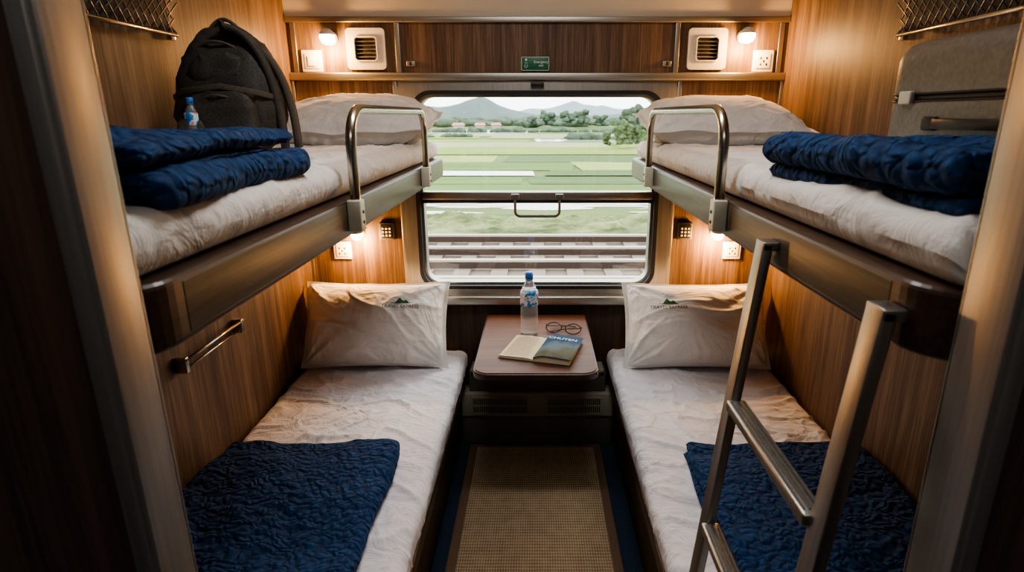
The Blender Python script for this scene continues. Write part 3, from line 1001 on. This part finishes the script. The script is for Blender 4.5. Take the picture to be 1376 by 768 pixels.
def fill_lamp(name, x, y, z, sx, sy, power, col):  # fixture with area light, used only for added interior fill
    l = bpy.data.lights.new('fill_light', 'AREA'); l.shape = 'RECTANGLE'; l.size = sx; l.size_y = sy; l.energy = power; l.color = col
    o = bpy.data.objects.new('fill_light', l); o.location = (x, y, z-.03); COL.objects.link(o)
    group(name, [box('housing', x-sx/2-.02, x+sx/2+.02, y-sy/2-.02, y+sy/2+.02, z-.022, z-.001, M_cream, .006),
                 box('diffuser', x-sx/2, x+sx/2, y-sy/2, y+sy/2, z-.027, z-.02, emis('fill_diffuser_glow', (1,.95,.88), 1.0), .002), o])
fill_lamp('ceiling_fill_lamp', 0, 1.15, 2.2, .5, .14, 10, (1, .97, .96))  # out of view, added as fill light for the compartment
fill_lamp('corridor_fill_lamp', 0, -.3, 2.2, .9, .16, 6, (1, .97, .94))  # added fill behind the camera, lifts the foreground

# ---------------------------------------------------------------- outside
GZ = -1.1
def ext(name, lo, hi, rough=.9, scale=(1,1,1), ns=1.0, b_=0):
    m, nt, b = new_mat(name)
    f = tex_noise(nt, coords(nt, scale), ns, 6, .6)
    nt.links.new(ramp(nt, f, [(.35, lo), (.65, hi)]), b.inputs['Base Color'])
    b.inputs['Roughness'].default_value = rough; b.inputs['Specular IOR Level'].default_value = .1
    if b_: bump(nt, b, f, 1, b_)
    return m
E_green = ext('meadow', (.075,.110,.040), (.140,.180,.070), scale=(.15,.6,1))
E_ball = ext('ballast_gravel', (.13,.10,.08), (.23,.185,.15), scale=(.08,2.6,1), ns=3)
E_rail = plain('shaded_rusty_rail', (.045,.028,.020), .5, .2)  # rust brown, darkened to stand in for shadow along the rails
E_head = plain('rail_head_sheen', (.42,.37,.32), .35, .3)  # light tone imitates the shine on top of the rails
E_sleep = plain('weathered_sleeper', (.19,.155,.125), .85)
E_wall = plain('house_plaster', (.40,.38,.35), .85)
E_bush = ext('verge_grass', (.060,.080,.032), (.24,.27,.13), scale=(.45,1,1), ns=2.6, b_=.1)
E_tree = ext('hazy_trees', (.062,.095,.068), (.110,.15,.10), ns=.8)
E_water = plain('paddy_water', (.42,.44,.38), .12, 0, .05)
E_m1 = ext('hazed_hill_near', (.085,.118,.113), (.105,.140,.132), ns=.05)  # atmospheric haze mixed into the base colour
E_m2 = ext('hazed_hill_far', (.175,.22,.23), (.20,.245,.255), ns=.05)  # paler and bluer: more distance haze put into the colour
box('ground_exterior', -500, 500, 3.5, 1200, GZ-.5, GZ, E_green)
tr = [box('ballast', -60, 60, 7.2, 12.2, GZ, GZ+.06, E_ball)]
for y in (8.1, 9.15, 10.1, 11.2):
    tr.append(box('rail', -60, 60, y-.045, y+.045, GZ+.10, GZ+.21, E_rail))
    tr.append(box('rail_head', -60, 60, y-.05, y+.05, GZ+.21, GZ+.245, E_head))
sl = []
for k in range(-60, 61):
    sl.append(box('s', k*.6-.13, k*.6+.13, 7.8, 9.45, GZ+.05, GZ+.100, E_sleep)); sl.append(box('s', k*.6-.13, k*.6+.13, 9.8, 11.5, GZ+.05, GZ+.100, E_sleep))
tr.append(join('sleepers', sl))
group('railway_track', tr)
pads = []
greens = [ext('paddy_%d' % i, tuple(c*.72 for c in col), col, scale=(.2,1,1), ns=.8) for i, col in enumerate(
    [(.20,.27,.065), (.27,.33,.10), (.120,.185,.055), (.28,.31,.16), (.21,.29,.07), (.095,.145,.055)])]
y = 18.3; cnt = 0
while y < 112:
    dy = (1.6+random.random()*2.4)*(y/18)**1.2
    x = -y*.9+random.random()*-6
    while x < y*.9:
        dx = (4+random.random()*10)*(y/18)**.8
        mat = random.choice(greens) if random.random() > .12 else E_water
        sk = random.uniform(-1.2, 1.2); t2 = random.uniform(.75, .98)
        cnt += 1
        z = GZ+.01+.007*(cnt % 7)
        g_ = .14*(y/18)
        pads.append(mesh_obj('p', [V((x, y, z)), V((x+dx-g_*2, y, z)), V((x+dx-g_*2+sk*.3, y+dy*t2, z)), V((x+sk*.3, y+dy-g_, z))], [(0,1,2,3)], mat))
        x += dx
    y += dy
join('rice_paddies', pads)
pads = []
for i in range(64):
    x = random.uniform(-16, 16); yy = random.uniform(15.3, 17.5)
    w = random.uniform(.8, 3.2); h = random.uniform(.12, .45)
    pads.append(mesh_obj('w', [V((x+w*math.cos(2*pi*k/14)*(1+.2*math.sin(k*2.3+i)), yy+h*math.sin(2*pi*k/14), GZ+.005+.0005*i)) for k in range(14)], [tuple(range(14))], E_water))
join('flooded_paddy', pads)

def blob_cluster(name, items, mat, sub=3, rough=.55):
    bm = bmesh.new()
    for (c, r, hz) in items:
        ret = bmesh.ops.create_icosphere(bm, subdivisions=sub, radius=1)
        sd = random.random()*50
        for v in ret['verts']:
            k = 1+rough*noise.noise(v.co*2.2+V((sd, 0, 0)))+.45*noise.noise(v.co*6+V((sd, 3, 0)))
            v.co = V((c[0]+v.co.x*r*k, c[1]+v.co.y*r*k*.8, c[2]+max(v.co.z*k, -.5)*hz))
    for f in bm.faces: f.smooth = True
    me = bpy.data.meshes.new(name); bm.to_mesh(me); bm.free(); me.materials.append(mat)
    o = bpy.data.objects.new(name, me); COL.objects.link(o); return o
vv, ff = [], []; NXg, NYg = 520, 44
for j in range(NYg):
    for i in range(NXg):
        x = -19+38*i/(NXg-1); y = 12.22+2.5*j/(NYg-1)
        env = math.sin(pi*j/(NYg-1))**.6
        h = .12+.18*noise.noise(V((x*.8, y*1.4, 1)))+.14*noise.noise(V((x*2.6, y*3.4, 4)))+.07*noise.noise(V((x*8, y*9, 6)))
        vv.append(V((x, y, GZ+.004+max(h, .0)*env)))
for j in range(NYg-1):
    for i in range(NXg-1):
        ff.append((j*NXg+i, j*NXg+i+1, (j+1)*NXg+i+1, (j+1)*NXg+i))
mesh_obj('trackside_verge', vv, ff, E_bush, True)
it = []
for i in range(230):
    yy = random.uniform(124, 190); x = random.uniform(-.75, .75)*yy
    r = random.uniform(1.0, 2.2); it.append(((x, yy, GZ+r*.4), r*1.6, r*random.uniform(.4, .75)))
for (x, yy, h) in ((17, 115.5, 4.0), (19, 116, 4.6), (22, 117, 4), (27, 118, 5.0), (12, 116, 2.8), (6, 118, 3.4), (-1, 120, 2.6), (-22, 121, 2.6), (2, 119, 3.6), (9, 121, 3.8)):
    for q in range(14):
        it.append(((x+random.uniform(-.4, .4)*h*.8, yy+random.uniform(-1, 1), GZ+h*random.uniform(.25, .85)), h*.17, h*.17))
for (xa, xb, yy) in ((-45, -8, 70), (4, 40, 64), (-60, 30, 92), (10, 60, 84)):
    x = xa
    while x < xb:
        r = random.uniform(.35, .8); it.append(((x, yy+random.uniform(-.5, .5), GZ+r*.3), r*1.5, r*random.uniform(.5, .9))); x += random.uniform(.6, 2.2)
blob_cluster('tree_line', it, E_tree, 2)
it = []
for (x, yy, h) in ((6.6, 46, 2.3), (7.7, 47, 1.9), (5.6, 48, 1.2), (9.2, 52, 2.2), (8.2, 45.4, 1.0)):
    for q in range(34):
        a = random.random()*2*pi; rr = random.random()*h*.30
        it.append(((x+rr*math.cos(a), yy+rr*math.sin(a), GZ+h*random.uniform(.18, .88)), h*.11, h*.11))
blob_cluster('field_trees', it, ext('field_tree_leaves', (.05,.085,.04), (.115,.16,.075), ns=2), 2, .8)
hs = []
rf = plain('roof_tile', (.42,.18,.12), .8)
for i in range(7):
    x = (-31, -26, -22, -15, -11, -8, -37)[i]; yy = 113.5+(i % 3)*1.2; w = random.uniform(.6, .95)
    hs.append(box('h', x-w, x+w, yy, yy+2.5, GZ, GZ+.7, E_wall))
    hs.append(mesh_obj('r', [V((x-w-.2, yy-.2, GZ+.7)), V((x+w+.2, yy-.2, GZ+.7)), V((x+w+.2, yy+2.7, GZ+.7)), V((x-w-.2, yy+2.7, GZ+.7)), V((x-w, yy+1.25, GZ+1.15)), V((x+w, yy+1.25, GZ+1.15))],
                       [(0,1,5,4), (2,3,4,5), (0,4,3), (1,2,5), (0,3,2,1)], rf))
join('village_houses', hs)

def ridge(y, peaks, mat, base=0, rough=1.0):
    verts, faces = [], []; N = 300; x0, x1 = -1.1*y, 1.1*y; rows = 12
    for j in range(rows):
        t = j/(rows-1)
        for i in range(N):
            x = x0+(x1-x0)*i/(N-1)
            h = base+sum(hh*math.exp(-abs((x-px_)/w)**1.4) for (px_, w, hh) in peaks)
            h += rough*(noise.noise(V((x*.02, 3.3, y)))*3+noise.noise(V((x*.06, 1.3, y)))*2.2+noise.noise(V((x*.15, 1.3, y)))*.9)*(h/20)
            zz = GZ+.3+max(h, .5)*math.sin(t*pi/2)**.8*(1+.10*noise.noise(V((x*.03, t*3, 7))))
            verts.append(V((x, y+t*y*.25, zz)))
    for j in range(rows-1):
        for i in range(N-1):
            faces.append((j*N+i, j*N+i+1, (j+1)*N+i+1, (j+1)*N+i))
    return mesh_obj('r', verts, faces, mat, True)
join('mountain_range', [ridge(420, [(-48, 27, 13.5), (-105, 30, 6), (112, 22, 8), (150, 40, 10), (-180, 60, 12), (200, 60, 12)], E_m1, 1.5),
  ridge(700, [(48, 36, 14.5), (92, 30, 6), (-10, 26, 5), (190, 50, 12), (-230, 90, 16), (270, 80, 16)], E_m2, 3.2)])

# ---------------------------------------------------------------- world / sun
w = bpy.data.worlds.new('hazy_sky'); scene.world = w; w.use_nodes = True
bg = w.node_tree.nodes['Background']
bg.inputs['Color'].default_value = (.97, .99, 1, 1); bg.inputs['Strength'].default_value = 5.3
sl_ = bpy.data.lights.new('hazy_sun', 'SUN'); sl_.energy = 1.5; sl_.angle = math.radians(20); sl_.color = (1, .97, .92)
so = bpy.data.objects.new('hazy_sun', sl_); so.rotation_euler = (math.radians(-35), math.radians(20), 0); so.location = (0, 0, 20); COL.objects.link(so)

# ---------------------------------------------------------------- camera
cam = bpy.data.cameras.new('camera'); co = bpy.data.objects.new('camera', cam); COL.objects.link(co)
cam.sensor_width = 36; cam.lens = 780/1376*36; cam.clip_start = .02; cam.clip_end = 3000
cam.shift_x = -34/1376
cam.dof.use_dof = True; cam.dof.focus_distance = 2.0; cam.dof.aperture_fstop = 6.3
co.location = (0, 0, 1.38); co.rotation_euler = (pi/2-math.atan(229/780), 0, 0)
scene.camera = co
try:
    scene.view_settings.look = 'AgX - Medium High Contrast'
except Exception as ex:
    print(ex)
